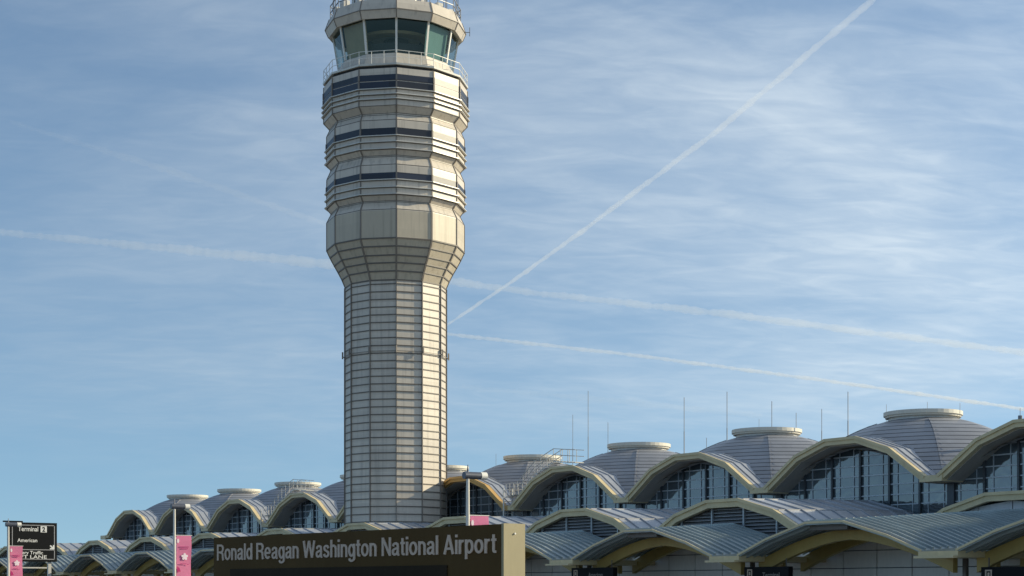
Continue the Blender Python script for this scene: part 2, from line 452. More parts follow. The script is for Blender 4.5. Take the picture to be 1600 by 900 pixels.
# --- kerbside wall below the vaults
m = MB(); m.box(-L*11.5, L*3, -9.0,-8.9, 0, 4.2); m.build('wall_backing', M['dark'], term)
m = MB()
x = -L*11.5
k = 0
while x < L*3:
    w = L/6
    for (za,zb) in ((.15,1.9),(1.94,2.72),(2.76,3.6),(3.64,4.15)):
        if za < 1.9 and k % 6 in (2,3): continue
        m.box(x+.03, x+w-.03, -9.2,-9.03, za, zb)
    x += w; k += 1
m.build('wall_panel', M['wall'], term)

# --- roof stairs with handrails on two arches
def stair(i):
    cx = bx(i); m = MB()
    path = [(-7.5,.25,8.75),(-6.0,.25,8.8),(-3.75,.25,10.25),(-1.4,.25,11.0),(1.25,.25,10.75)]
    for dy in (0,.8):
        for hh in (.45,.9):
            for a,b in zip(path[:-1],path[1:]): m.tube((a[0],a[1]+dy,a[2]+hh),(b[0],b[1]+dy,b[2]+hh),.028,n=6)
        for a,b in zip(path[:-1],path[1:]):
            for t in (0,.33,.66):
                x,y,z = [a[q]+(b[q]-a[q])*t for q in range(3)]
                m.tube((x,y+dy,z-.1),(x,y+dy,z+.9),.025,n=6)
    for a,b in zip(path[:-1],path[1:]):
        nst = 7
        for q in range(nst):
            t = q/nst; x,y,z = [a[w]+(b[w]-a[w])*t for w in range(3)]
            m.box(x,x+.35,y,y+.8,z-.06,z)
    for dy in (0,.8): m.tube((-7.1,-.25+dy,5.6),(-7.1,-.25+dy,9.3),.06,n=6)
    for q in range(10): m.tube((-7.1,-.25,5.9+q*.3),(-7.1,.55,5.9+q*.3),.03,n=5)
    o = m.build('roof_stair', M['shelf'], term, (cx,0,0))
stair(3); stair(6)

# --- masts on the roof (pixel column, top row, wall depth)
for px, py, Y, r in ((895,648,86,.05),(919,611,88,.06),(950,660,84,.05),(1069,621,82,.06),(1136,612,84,.06),(1206,627,86,.06),(1244,645,86,.05),
                  (1284,639,82,.05),(1325,612,82,.06),(1385,632,79,.03),(1449,628,79,.03),(1500,630,79,.03),(1594,638,78,.04),(775,709,84,.04),(1104,684,82,.05),(1186,655,80,.03)):
    X, d = on_y(px, Y); zt = EYE+(HOR-py)/F*d
    m = MB(); m.tube((0,0,9.5),(0,0,(zt+11)/2),r*.62,n=6); m.tube((0,0,(zt+11)/2),(0,0,zt),r*.42,n=6); m.lathe([(10.5,.12),(11.6,.12)],8)
    m.build('mast', M['rod'], term, (X-X0, Y-YT, 0))

# ------------------------------------------------------------------ control tower
MPP = ZT/F
tow = thing('control_tower', (XT, YTW, 0), 'tall cream twelve sided control tower with a glazed cab and banded upper storeys', 'tower')
def rz(y, rp):
    r = rp*MPP; return (EYE+(HOR-y)/F*(ZT-r), r)
def tl(name, pts, mat, parent=tow, cap=True):
    m = MB(); m.lathe([rz(y,r) for y,r in pts], 12, ROT, cap=cap); return m.build(name, mat, parent)
def corner(prof, w, out, name, mat, parent=tow):
    m = MB()
    for i in range(12):
        m.mark(); t = ROT + 2*math.pi*i/12; d = Vector((math.cos(t),math.sin(t),0))
        for (za,ra),(zb,rb) in zip(prof[:-1],prof[1:]):
            m.bar(d*(ra+out/2-.02)+Vector((0,0,za)), d*(rb+out/2-.02)+Vector((0,0,zb)), w, out, up=d)
    return m.split(name, mat, parent)
APO = math.cos(R(15))
# shaft
zs, rs = rz(437,78.3)
m = MB(); m.lathe([(0,rs),(zs,rs)],12,ROT); shaft = m.build('shaft', M['cream'], tow)
m = MB(); z = zs - .3; dz = 12.0*(ZT-rs)/F
while z > .5:
    m.ring(z-.036, z+.036, rs-.1, rs+.06, 12, ROT); z -= dz
m.build('joint_band', M['joint'], shaft)
corner([(0,rs),(zs,rs)], .06, .13, 'corner_trim', M['trim'], shaft)
zr = rz(548,78)[0]
m = MB(); m.ring(zr-.02, zr+.02, rs+.12, rs+.16, 12, ROT); m.build('cable', M['trim'], shaft); m = MB()
for i in range(12):
    t = ROT+2*math.pi*i/12; d = Vector((math.cos(t),math.sin(t),0))
    m.mark(); m.bar(d*(rs-.02)+Vector((0,0,zr)), d*(rs+.25)+Vector((0,0,zr)), .08,.08); m.bar(d*(rs+.22)+Vector((0,0,zr-.15)), d*(rs+.22)+Vector((0,0,zr+.4)), .09,.09)
m.split('lamp_bracket', M['trim'], shaft)
# flared collar
fl = [(437,78.3),(423,83.5),(410,89.5),(398,95.5),(384,102),(371,107.3)]
flare = tl('flared_collar', fl, M['tan'])
m = MB()
for y, r in fl:
    zz, rr = rz(y, r); m.ring(zz-.05, zz+.05, rr-.15, rr+.05, 12, ROT)
m.build('joint_band', M['joint'], flare)
corner([rz(y,r) for y,r in fl], .14, .07, 'corner_trim', M['trim'], flare)
# drum
dr = [(371,107.3),(327.5,107.3)]
drum = tl('drum', dr, M['tan']); corner([rz(*q) for q in dr], .12, .06, 'corner_trim', M['trim'], drum)
# three banded storeys
def storey(prof, win, shelves, rw):
    s = tl('storey', prof, M['cream'])
    corner([rz(*q) for q in prof], .11, .06, 'corner_trim', M['trim'], s)
    for (ya,yb) in win:
        tl('window_band', [(yb,rw-.8),(yb-.01,rw+.5),(ya+.01,rw+.5),(ya,rw-.8)], M['wglass'], s)
        m = MB(); za, zb = rz(yb,rw)[0], rz(ya,rw)[0]; rr = rw*MPP
        for i in range(12):
            t = ROT+2*math.pi*i/12; d = Vector((math.cos(t),math.sin(t),0)); m.mark(); m.bar(d*(rr+.02)+Vector((0,0,za)), d*(rr+.02)+Vector((0,0,zb)), .12,.14, up=d)
        m.split('window_post', M['trim'], s)
    m = MB(); mj = MB()
    for y, r in prof[1:-1]:
        zz, rr = rz(y, r); mj.ring(zz-.022, zz+.022, rr-.12, rr+.02, 12, ROT)
    for y in shelves:
        zz, rr = rz(y, rw)
        m.ring(zz-.025, zz+.03, rr-.1, rr+.20, 12, ROT)
        mj.ring(zz-.07, zz-.027, rr-.1, rr+.03, 12, ROT)
    m.build('sun_shelf', M['shelf'], s); mj.build('shelf_bracket', M['joint'], s)
    return s
storey([(327.5,107.3),(326,107),(315,100.8),(313,100.8),(302.5,107.2),(258.5,107.2)], [(268.5,278)], (280,291.5,302.5), 107.2)
storey([(258.5,107.2),(256,106.8),(244,101),(242,101),(232.5,107.4),(187.5,107.4)], [(198.6,209.3)], (211,220.5,231.5), 107.4)
st3 = storey([(187.5,107.4),(186,107),(178.5,103),(176,103),(163.5,112),(105,112)], [(115,124.6),(125.8,135.5)], (137.5,146,153.5), 112)
# gallery
tl('gallery_shadow_recess', [(105,109),(100,109)], M['dark'])  # shadow line under the deck, put in as a dark set-back band
gal = tl('gallery_deck', [(100,113),(97,113.5)], M['shelf'])
m = MB(); z0, rr = rz(97,112)
for hh in (.45,.95):
    m.ring(z0+hh-.017, z0+hh+.017, rr-.017, rr+.017, 12, ROT)
for i in range(12):
    a = ROT+2*math.pi*i/12; b = a+2*math.pi/12
    p = Vector((math.cos(a),math.sin(a),0))*rr; q = Vector((math.cos(b),math.sin(b),0))*rr
    for k in range(3):
        c = p.lerp(q, k/3); m.tube(c+Vector((0,0,z0)), c+Vector((0,0,z0+.97)), .024, n=6)
m.build('gallery_railing', M['white'], gal)
# cab
tl('cab_wall', [(97.5,95),(82,90)], M['cream'])
g0, g1 = rz(82,89), rz(27,97.5)
cab = MB(); cab.lathe([g0,g1],12,ROT,cap=False); cabg = cab.build('cab_glass', M['cabglass'], tow)
corner([g0,g1], .16, .10, 'cab_mullion', M['white'], cabg)
tl('cab_floor', [(82.5,88),(81.5,88)], M['cabin'])
m = MB(); zf = rz(82,88)[0]; m.ring(zf, zf+1.0, 3.2, 3.9, 12, ROT); m.lathe([(zf,.8),(zf+3,.8)],10,0); m.box(1.2,2.0,-1,0,zf,zf+1.9); m.box(-1.9,-1.1,.4,1.4,zf,zf+1.8)
m.build('cab_console', M['cabin'], tow)
tl('cab_ceiling', [(27.5,96),(26.5,96)], M['ceiling'])
m = MB(); zc_ = g1[0]; m.ring(zc_-.62,zc_-.4,2.3,3.3,36); m.build('cab_ring', M['shade'], tow)  # tan ring added to show as a curved brown reflection in the panes
m = MB(); m.ring(zc_-.30,zc_-.2,1.0,1.9,24); m.build('cab_ring', M['white'], tow)
M['film'] = pbr('teal_film_blind', (.14,.30,.29), .6)
for i, lo, mat in ((10,0,'shade'),(1,.0,'film')):    # drawn blinds inside the panes
    a = ROT+2*math.pi*i/12; b = a+2*math.pi/12
    da = Vector((math.cos(a),math.sin(a),0)); db = Vector((math.cos(b),math.sin(b),0))
    zl = g0[0]+(g1[0]-g0[0])*lo; rl = g0[1]+(g1[1]-g0[1])*lo
    q = [da*(rl-.25)+Vector((0,0,zl)), db*(rl-.25)+Vector((0,0,zl)), db*(g1[1]-.25)+Vector((0,0,g1[0])), da*(g1[1]-.25)+Vector((0,0,g1[0]))]
    m = MB(); m.add(q+[v-(da+db)*.01 for v in q], [(0,1,2,3),(7,6,5,4),(0,4,5,1),(1,5,6,2),(2,6,7,3),(3,7,4,0)])
    m.build('roller_blind', M[mat], tow)
par = tl('cab_parapet', [(27,97),(26.8,104.5),(12.5,109.8),(-3,103.5),(-3.2,101),(4,100.5)], M['cream'])
m = MB()
for y,r in ((12.5,109.9),):
    zz, rr = rz(y,r); m.ring(zz-.03,zz+.03,rr-.2,rr+.03,12,ROT)
m.build('joint_band', M['trim'], par)
corner([rz(26.8,104.5),rz(12.5,109.8),rz(-3,103.5)], .08, .05, 'corner_trim', M['trim'], par)
zr = rz(-3,102)[0]
m = MB(); rr = 102*MPP
for hh in (.5,1.05): m.ring(zr+hh-.03, zr+hh+.03, rr-.06, rr, 12, ROT)
for i in range(36):
    a = ROT+2*math.pi*i/36; k = APO/math.cos((2*math.pi*i/36)%(2*math.pi/12)-math.pi/12)
    m.tube((rr*k*math.cos(a)*.995,rr*k*math.sin(a)*.995,zr-.1),(rr*k*math.cos(a)*.995,rr*k*math.sin(a)*.995,zr+1.1),.04,n=6)
m.build('roof_railing', M['rod'], tow)
m = MB()
for k in range(16):
    a = ROT + k*2*math.pi/16+.1; q = rr*random.uniform(.8,.92); x,y = q*math.cos(a), q*math.sin(a)
    m.mark(); w = random.uniform(.2,.5); m.box(x-w,x+w,y-w*.8,y+w*.8,zr-.3,zr+random.uniform(.5,1.3))
m.split('roof_cabinet', M['shelf'], tow)
m = MB(); m.lathe([(zr-.5,3.2),(zr+.9,3.0)],12,ROT); m.build('roof_plant_room', M['shelf'], tow)
m = MB()
for k in range(14):
    a = ROT + k*2*math.pi/14; q = rr*.97; x,y = q*math.cos(a), q*math.sin(a)
    m.mark(); m.tube((x,y,zr-.2),(x,y,zr+random.uniform(1.5,3.4)),.03,n=5)
rv = RGT*(rr+.7); m.mark(); m.tube((RGT.x*rr,RGT.y*rr,zr-.9),(rv.x,rv.y,zr-.9),.03,n=5); m.tube((rv.x,rv.y,zr-1.2),(rv.x,rv.y,zr-.5),.03,n=5)
m.split('antenna', M['rod'], tow)

# ------------------------------------------------------------------ welcome sign
pr = at_depth(785, 818.6, 35.0); zl = 35.0*(785+1316)/(334+1316); pl = at_depth(334, 840.3, zl)
ux = Vector((pr.x-pl.x, pr.y-pl.y, 0)); WS = ux.length; ang = math.atan2(ux.y, ux.x)
sg = thing('airport_sign', (pl.x, pl.y, 0), 'long dark brown roadside sign lettered Ronald Reagan Washington National Airport', 'sign', rz=ang)
HT = pr.z; TH = .56
m = MB(); m.box(0,WS-.02,0,TH-.02,1.15,HT); sb = m.build('sign_panel', M['sign'], sg)
m = MB(); m.box(WS-.018,WS+.06,-.012,TH+.01,0,HT+.012); m.build('end_panel', M['signend'], sg)
m = MB(); m.box(WS*.075,WS*.845,-.03,-.003,1.0,2.22); m.build('message_display', M['slot'], sg)
m = MB(); m.box(.25,WS-.05,.1,TH-.1,0,1.148); m.build('plinth', M['sign'], sg)
m = MB(); m.tube((WS+.061,TH*.5,HT-.2),(WS+.09,TH*.5,HT-.2),.02,n=8); m.build('bolt', M['white'], sg)
def along(px):                                                  # distance along the sign face of a photo column
    r = FWD + RGT*((px-800)/F); d = ux.normalized()
    # pl + s d = t r
    det = d.x*(-r.y) + d.y*r.x
    return (-pl.x*(-r.y) + -pl.y*r.x)/det
s0, s1 = along(340), along(776.5)
def ell(cx, cy, rx, ry, a0=0, a1=360, n=28):
    return [(cx+rx*math.cos(R(a0+(a1-a0)*k/n)), cy+ry*math.sin(R(a0+(a1-a0)*k/n))) for k in range(n+1)]
def smooth(p, n=5):                                             # Catmull-Rom through the points
    out = []
    for i in range(len(p)-1):
        q = [p[max(i-1,0)], p[i], p[i+1], p[min(i+2,len(p)-1)]]
        for k in range(n):
            t = k/n; out.append(tuple(.5*(2*q[1][c]+(q[2][c]-q[0][c])*t+(2*q[0][c]-5*q[1][c]+4*q[2][c]-q[3][c])*t*t+(3*q[1][c]-q[0][c]-3*q[2][c]+q[3][c])*t**3) for c in (0,1)))
    return out + [p[-1]]
arch_n = [(.44,0),(.44,.44)] + ell(.26,.44,.18,.225,0,150,14)
GL = {
 'A': (.68,[[(.06,0),(.34,.985)],[(.62,0),(.34,.985)],[(.17,.29),(.51,.29)]]),
 'R': (.68,[[(.08,0),(.08,1)],[(.08,.93),(.38,.93)]+ell(.38,.715,.20,.215,85,-85,14)+[(.38,.50),(.08,.50)],smooth([(.36,.49),(.50,.45),(.555,.33),(.575,.12),(.61,0)])]),
 'N': (.68,[[(.08,0),(.08,1)],[(.60,0),(.60,1)],[(.085,.95),(.595,.05)]]),
 'W': (.98,[[(.055,1),(.25,.02)],[(.25,.02),(.49,.98)],[(.49,.98),(.73,.02)],[(.73,.02),(.925,1)]]),
 'o': (.56,[ell(.28,.365,.21,.30)]),
 'n': (.52,[[(.08,0),(.08,.73)],arch_n]),
 'h': (.52,[[(.08,0),(.08,1)],arch_n]),
 'r': (.34,[[(.08,0),(.08,.73)],smooth([(.08,.42),(.13,.58),(.22,.65),(.33,.66)])]),
 'l': (.16,[[(.08,0),(.08,1)]]),
 'i': (.16,[[(.08,0),(.08,.73)],[(.08,.86),(.08,1)]]),
 't': (.32,[smooth([(.15,.93),(.15,.5),(.15,.17),(.19,.08),(.31,.07)]),[(.01,.665),(.31,.665)]]),
 'd': (.54,[ell(.26,.365,.19,.30),[(.46,0),(.46,1)]]),
 'p': (.54,[ell(.28,.365,.19,.30),[(.08,-.27),(.08,.73)]]),
 'g': (.54,[ell(.26,.365,.19,.30),smooth([(.46,.73),(.46,.4),(.46,-.02),(.42,-.16),(.27,-.215),(.13,-.18),(.08,-.08)])]),
 'e': (.55,[[(.08,.37),(.485,.37)],ell(.28,.365,.205,.30,0,318,26)]),
 'a': (.54,[smooth([(.09,.51),(.14,.62),(.27,.665),(.39,.62),(.425,.5),(.425,.3),(.43,.12),(.46,.055),(.52,.06)]),smooth([(.425,.41),(.25,.375),(.11,.31),(.075,.19),(.12,.09),(.22,.065),(.35,.12),(.42,.25)])]),
 's': (.50,[smooth([(.41,.52),(.36,.63),(.25,.665),(.13,.625),(.095,.53),(.15,.43),(.28,.37),(.39,.30),(.42,.19),(.36,.09),(.25,.065),(.12,.10),(.07,.21)])]),
}
def lettering(text, hw=.072, depth=.02):
    m = MB(); x = 0; k = 0
    for ch in text:
        if ch == ' ': x += .30; continue
        wd, strokes = GL[ch]
        for st in strokes:
            k += 1; d0 = .0006*(k % 9); L_ = []; R_ = []
            for i, p in enumerate(st):
                a = Vector(st[max(i-1,0)]); b = Vector(st[min(i+1,len(st)-1)])
                if len(st) > 20 and (Vector(st[0])-Vector(st[-1])).length < 1e-6 and i in (0,len(st)-1): a, b = Vector(st[-2]), Vector(st[1])
                t = (b-a).normalized(); nn = Vector((-t.y,t.x))*hw*(.86 if abs(t.x) > .7 else 1.0)
                L_.append(Vector(p)+nn); R_.append(Vector(p)-nn)
            n = len(st); vs = []
            for yy in (-depth-d0, 0): vs += [(x+q.x, yy, q.y) for q in L_+R_]
            fs = []
            for i in range(n-1): fs += [(i,i+1,n+i+1,n+i),(2*n+i,3*n+i,3*n+i+1,2*n+i+1),(i,2*n+i,2*n+i+1,i+1),(n+i,n+i+1,3*n+i+1,3*n+i)]
            fs += [(0,n,3*n,2*n),(n-1,3*n-1,4*n-1,2*n-1)]
            m.add(vs, fs)
        x += wd+.07
    return m, x-.07
m, tw = lettering('Ronald Reagan Washington National Airport')
kx = (s1-s0)/tw; kz = .425
m.v = [(a*kx, b, c*kz) for a,b,c in m.v]
m.build('lettering', M['letter'], sg, (s0,-.003,2.455))

# ------------------------------------------------------------------ directional sign
YD = 50.6; XD, ZD = on_y(15, YD)
def dy_(px):                                                    # metres along the sign (world y) of a photo column
    k = (px-800)/F; return XD*(FWD.y+k*RGT.y)/(FWD.x+k*RGT.x) - YD
def dz_(y, px=50): return EYE+(HOR-y)/F*(ZD+dy_(px)*FWD.y)
WD = dy_(89); zb = dz_(877.5); zt = dz_(816.5)
ds = thing('directional_sign', (XD,YD,0), 'black directional road sign with white arrow, Terminal and American in white letters', 'sign', rz=R(90))
m = MB(); m.box(0,WD,0,.75,zb,zt); m.box(-.5,1.3,.1,.5,zt+.003,zt+.14)
m.build('sign_cabinet', M['black'], ds)
m = MB(); t = .07; i = .22
for (a,b,c,d) in ((i,WD-i,zt-i-t,zt-i),(i,WD-i,zb+i-.02,zb+i+t-.02),(i,i+t,zb+i,zt-i),(WD-i-t,WD-i,zb+i,zt-i),(i,WD-i,dz_(859.5),dz_(858.3))): m.box(a,b,-.02,-.002,c,d)
m.build('sign_border', M['louvre'], ds)
def put(s, px0, px1, y, h, wt=.012, mat='wletter', yo=-.018):   # lettering between two photo columns, h = cap height in photo pixels
    me = text_mesh(s, 1.0, wt, .01); me.materials.append(M[mat])
    x0, x1 = dy_(px0), dy_(px1); vx = [v.co.x for v in me.vertices]; a = min(vx); k = (x1-x0)/(max(vx)-a); kz = h/F*ZD/.70
    for v in me.vertices: v.co.x = (v.co.x-a)*k; v.co.z *= kz
    return link('lettering', me, ds, (x0, yo, dz_(y)))
put('Terminal', 28, 59.5, 830, 7.2)
put('American', 27, 58, 847, 5.6)
put('Delivery Traffic', 17.5, 67, 866, 5.2)
put('LEFT LANE', 21, 73, 872.6, 5.2)
m = MB(); m.box(dy_(63.3),dy_(73),-.03,-.003,dz_(831.6),dz_(821.8)); m.build('gate_plate', M['wletter'], ds)
put('2', 66, 70.5, 830.2, 7, .03, 'black', -.036)
def P(x, y): return (dy_(x), dz_(y))
m = MB(); m.prism([P(77.5,852.6),P(79.2,851.2),P(82.6,854.4),P(82.6,851.2),P(84.8,851.2),P(84.8,858),P(77.8,858),P(77.8,855.9),P(80.8,855.9)], -.025,-.003); m.build('arrow', M['wletter'], ds)
m = MB(); m.mark(); xa = dy_(79); m.box(xa-.15,xa+.15,.2,.5,0,zb-.002); m.mark(); m.box(.05,.35,.2,.5,0,zb-.002); m.mark(); m.box(.352,xa-.152,.25,.45,dz_(888),dz_(886))
m.split('sign_post', M['pole'], ds)

# ------------------------------------------------------------------ lamp posts with banners
def lamp_post(px_top, py_top, px_base, Y, label, blabel, ban_top, bx_gap=.12):
    X, d = on_y(px_top, Y); H = EYE+(HOR-py_top)/F*d
    t = thing('lamp_post', (X,Y,.14), label, 'lamp post', 'lamp posts along the kerb')
    m = MB(); m.tube((0,0,0),(0,0,H),.14,.085,12); m.lathe([(0,.22),(.35,.22),(.45,.15)],12); m.build('pole', M['pole'], t)
    m = MB(); m.tube((0,-.25,H-.2),(0,.80,H-.2),.20,n=20); m.lathe([(H-.02,.06),(H+.38,.02)],8); hd = m.build('lamp_head', M['lamp'], t)
    m = MB(); m.tube((0,.802,H-.2),(0,1.18,H-.2),.21,n=20); m.build('lens', M['white'], hd)
    zt = EYE+(HOR-ban_top)/F*d - .14; zb = zt-3.6
    m = MB()
    for z in (zt+.03,zb-.03): m.mark(); m.tube((0,.05,z),(0,1.4,z),.03,n=8)
    m.split('banner_arm', M['pole'], t)
    b = thing('banner', (X,Y+.16,.14+zb), blabel, 'banner', 'pink banners on the lamp posts')
    W = 1.16; Hh = zt-zb
    # cloth in the y-z plane, gently bowed; local y = width, local z = height
    m = MB(); n = 10; vs = []
    for sgn in (-1,1):
        for j in range(n+1):
            for i2 in range(5):
                yy = W*i2/4; zz = Hh*j/n
                vs.append((.045*math.sin(zz*1.9+px_top)*(.3+yy)+.012*sgn, yy, zz))
    fs = []; K = 5*(n+1)
    for j in range(n):
        for i2 in range(4):
            a = j*5+i2; fs += [(a,a+1,a+6,a+5),(K+a+5,K+a+6,K+a+1,K+a)]
    for j in range(n): fs += [(j*5,K+j*5,K+j*5+5,j*5+5),(j*5+4,j*5+9,K+j*5+9,K+j*5+4)]
    fs += [(0,1,K+1,K),(1,2,K+2,K+1),(2,3,K+3,K+2),(3,4,K+4,K+3)]
    m.add(vs, fs); m.build('cloth', M['pink'], b, smooth=False)
    def plate(name, pts, mat):                                  # flat printed shape 5 cm thick bow clearance
        m = MB(); k = len(pts); v = [(.075,y,z) for y,z in pts]+[(.08,y,z) for y,z in pts]
        m.add(v, [tuple(range(k)), tuple(range(2*k-1,k-1,-1))]+[(i,(i+1)%k,k+(i+1)%k,k+i) for i in range(k)]); m.build(name, mat, b)
    cz = Hh-1.55; cy = .62
    pts = []
    for k in range(40):
        a = 2*math.pi*k/40; r = .15+.12*abs(math.cos(2.5*a-math.pi*1.25))**.7; pts.append((cy+r*math.cos(a), cz+r*math.sin(a)))
    plate('blossom', pts, M['bwhite'])
    pts = [(.10+.09*math.cos(a*.7), Hh-.38+.17*math.sin(a*.7)) for a in range(9)]; plate('blossom', pts, M['bwhite'])
    plate('magenta_corner', [(.02,.02+.9),(.30,.95),(.22,1.2),(.02,1.35)], M['magenta'])
    m = MB()
    for z,y0,y1,hh in ((Hh-.82,.2,.95,.035),(Hh-.95,.3,.9,.03),(cz-.52,.25,.75,.03),(cz-.56,.8,.95,.03)):
        m.box(.075,.08,y0,y1,z-hh,z+hh)
    m.build('printed_line', M['bdark'], b)
    return t
lamp_post(731,741,731,49.5,'pale lamp post right of the control tower, its lower part behind the brown sign','pink banner right of the tower, mostly hidden by the brown sign',806)
lamp_post(272.5,790,270,49.5,'pale lamp post just left of the long brown sign','pink blossom banner just left of the long brown sign',837)
lamp_post(13,818.5,10,49.3,'pale lamp post overlapping the black directional sign','pink blossom banner overlapping the black directional sign',853.5)

# ------------------------------------------------------------------ door signs under the canopies
def door_sign(px0, px1, y_top, txt, label):
    Y = 57.2; x0, d0 = on_y(px0, Y); x1, d1 = on_y(px1, Y); zt = EYE+(HOR-y_top)/F*d0
    w = x1-x0
    t = thing('door_sign', (x0,Y,0), label, 'sign', 'black door signs under the canopies')
    m = MB(); m.box(0,w,0,.3,zt-.95,zt); m.build('panel', M['black'], t)
    m = MB(); s = .42; xx = .22; zc = zt-.12
    m.box(xx,xx+.36,-.014,-.002,zc-.42,zc-.36); m.box(xx,xx+.36,-.014,-.002,zc-.06,zc); m.box(xx,xx+.07,-.014,-.002,zc-.358,zc-.062); m.box(xx+.29,xx+.36,-.014,-.002,zc-.358,zc-.062); m.box(xx+.13,xx+.23,-.014,-.002,zc-.3,zc-.12)
    m.build('pictogram', M['letter'], t)
    m = MB(); m.mark(); m.tube((.3,.15,zt),(.3,.15,zt+.4),.03,n=6); m.mark(); m.tube((w-.3,.15,zt),(w-.3,.15,zt+.4),.03,n=6); m.split('hanger', M['joint'], t)
    if txt:
        me = text_mesh(txt,.34,.004,.008); me.materials.append(M['trim']); link('lettering', me, t, (w*.42,-.01,zt-.52))
door_sign(893,958,887.5,'American','black hanging door sign reading American under the left canopy')
door_sign(1163,1232,886,'Terminal','black hanging door sign reading Terminal beneath the middle canopy')
door_sign(1533,1612,886,None,'black hanging door sign with only a pictogram at the right edge')

# ------------------------------------------------------------------ light, sky
SUN_AZ = R(25.2); SUN_EL = R(22)                  # azimuth from +y towards +x
sd = Vector((math.sin(SUN_AZ)*math.cos(SUN_EL), math.cos(SUN_AZ)*math.cos(SUN_EL), math.sin(SUN_EL)))
sl = bpy.data.lights.new('sun','SUN'); sl.energy = 4.2; sl.angle = R(.5); sl.color = (1,.88,.62)
so = link('sun', sl); so.rotation_euler = sd.to_track_quat('Z','Y').to_euler()

w = bpy.data.worlds.new('World'); SC.world = w; w.use_nodes = True
nt = w.node_tree; nt.nodes.clear()
out = nd(nt,'ShaderNodeOutputWorld'); bg = nd(nt,'ShaderNodeBackground'); bg.inputs['Strength'].default_value = .11
sky = nd(nt,'ShaderNodeTexSky', sky_type='NISHITA'); sky.sun_disc = False; sky.sun_elevation = SUN_EL; sky.sun_rotation = SUN_AZ
sky.air_density = 1.0; sky.dust_density = .4; sky.ozone_density = 1.2
tc = nd(nt,'ShaderNodeTexCoord'); sp = nd(nt,'ShaderNodeSeparateXYZ'); nt.links.new(tc.outputs['Generated'], sp.inputs[0])
va_ = nd(nt,'ShaderNodeVectorMath', operation='ADD'); nt.links.new(tc.outputs['Generated'], va_.inputs[0]); va_.inputs[1].default_value = (0,0,.11)
vn_ = nd(nt,'ShaderNodeVectorMath', operation='NORMALIZE'); nt.links.new(va_.outputs[0], vn_.inputs[0]); nt.links.new(vn_.outputs[0], sky.inputs['Vector'])
zz = mth(nt,'ADD', mth(nt,'MAXIMUM', sp.outputs['Z'], 0.0), .20)
cb_ = nd(nt,'ShaderNodeCombineXYZ'); nt.links.new(mth(nt,'DIVIDE',sp.outputs['X'],zz), cb_.inputs[0]); nt.links.new(mth(nt,'DIVIDE',sp.outputs['Y'],zz), cb_.inputs[1])
def cloud(rot, st, scale, lo, hi, detail=7, dist=.6, seed=0.0):  # st: stretch along and across the streaks
    mp = nd(nt,'ShaderNodeMapping', vector_type='TEXTURE'); mp.inputs['Rotation'].default_value = (0,0,R(rot)); mp.inputs['Scale'].default_value = st; mp.inputs['Location'].default_value = (seed,seed*1.7,seed)
    nt.links.new(cb_.outputs[0], mp.inputs[0])
    n = nd(nt,'ShaderNodeTexNoise'); n.inputs['Scale'].default_value = scale; n.inputs['Detail'].default_value = detail; n.inputs['Roughness'].default_value = .56; n.inputs['Distortion'].default_value = dist
    nt.links.new(mp.outputs[0], n.inputs['Vector'])
    r = nd(nt,'ShaderNodeMapRange', interpolation_type='SMOOTHSTEP'); r.inputs['From Min'].default_value = lo; r.inputs['From Max'].default_value = hi
    nt.links.new(n.outputs['Fac'], r.inputs['Value']); return r.outputs[0]
c1 = cloud(62,(1.0,.75,1), 1.0, .28, .74, 9, .5, 3.1)
c2 = cloud(40,(1.1,.5,1), 2.2, .34, .80, 12, 1.0, 7.7)
c3 = cloud(82,(1.2,.38,1), 2.6, .38, .80, 12, .8, 1.3)
c4 = cloud(58,(1.1,.45,1), 9.0, .30, .78, 10, .8, 5.9)
mask = mth(nt,'ADD', .07, mth(nt,'ADD', mth(nt,'MULTIPLY',c1,.32), mth(nt,'ADD', mth(nt,'MULTIPLY',c2,.12), mth(nt,'MULTIPLY',c3,.11))))
mask = mth(nt,'MULTIPLY', mask, mth(nt,'ADD', .80, mth(nt,'MULTIPLY',c4,.40)))
def ramp(v, a, b, c, d, smooth=False):
    r = nd(nt,'ShaderNodeMapRange'); r.interpolation_type = 'SMOOTHSTEP' if smooth else 'LINEAR'
    for k, x in (('From Min',a),('From Max',b),('To Min',c),('To Max',d)): r.inputs[k].default_value = x
    nt.links.new(v, r.inputs['Value']); return r.outputs[0]
ds_ = nd(nt,'ShaderNodeVectorMath', operation='DOT_PRODUCT'); nt.links.new(tc.outputs['Generated'], ds_.inputs[0]); ds_.inputs[1].default_value = sd
mask = mth(nt,'MULTIPLY', mask, mth(nt,'MULTIPLY', ramp(ds_.outputs['Value'], -.08, .42, .42, 1.38), ramp(sp.outputs['Z'], .03, .15, .30, 1.0, True)))
mask = mth(nt,'MINIMUM', mask, .85)
mx = nd(nt,'ShaderNodeMix', data_type='RGBA'); nt.links.new(mask, mx.inputs['Factor']); tn_ = nd(nt,'ShaderNodeVectorMath', operation='MULTIPLY'); nt.links.new(sky.outputs[0], tn_.inputs[0]); tn_.inputs[1].default_value = (.80,.97,1.06); nt.links.new(tn_.outputs[0], mx.inputs['A']); cv_ = nd(nt,'ShaderNodeVectorMath', operation='SCALE'); cv_.inputs[0].default_value = (5.0,5.6,6.0); nt.links.new(ramp(ds_.outputs['Value'], -.1, .5, .92, 1.25), cv_.inputs['Scale']); nt.links.new(cv_.outputs[0], mx.inputs['B'])
nt.links.new(mx.outputs['Result'], bg.inputs['Color']); nt.links.new(bg.outputs[0], out.inputs['Surface'])

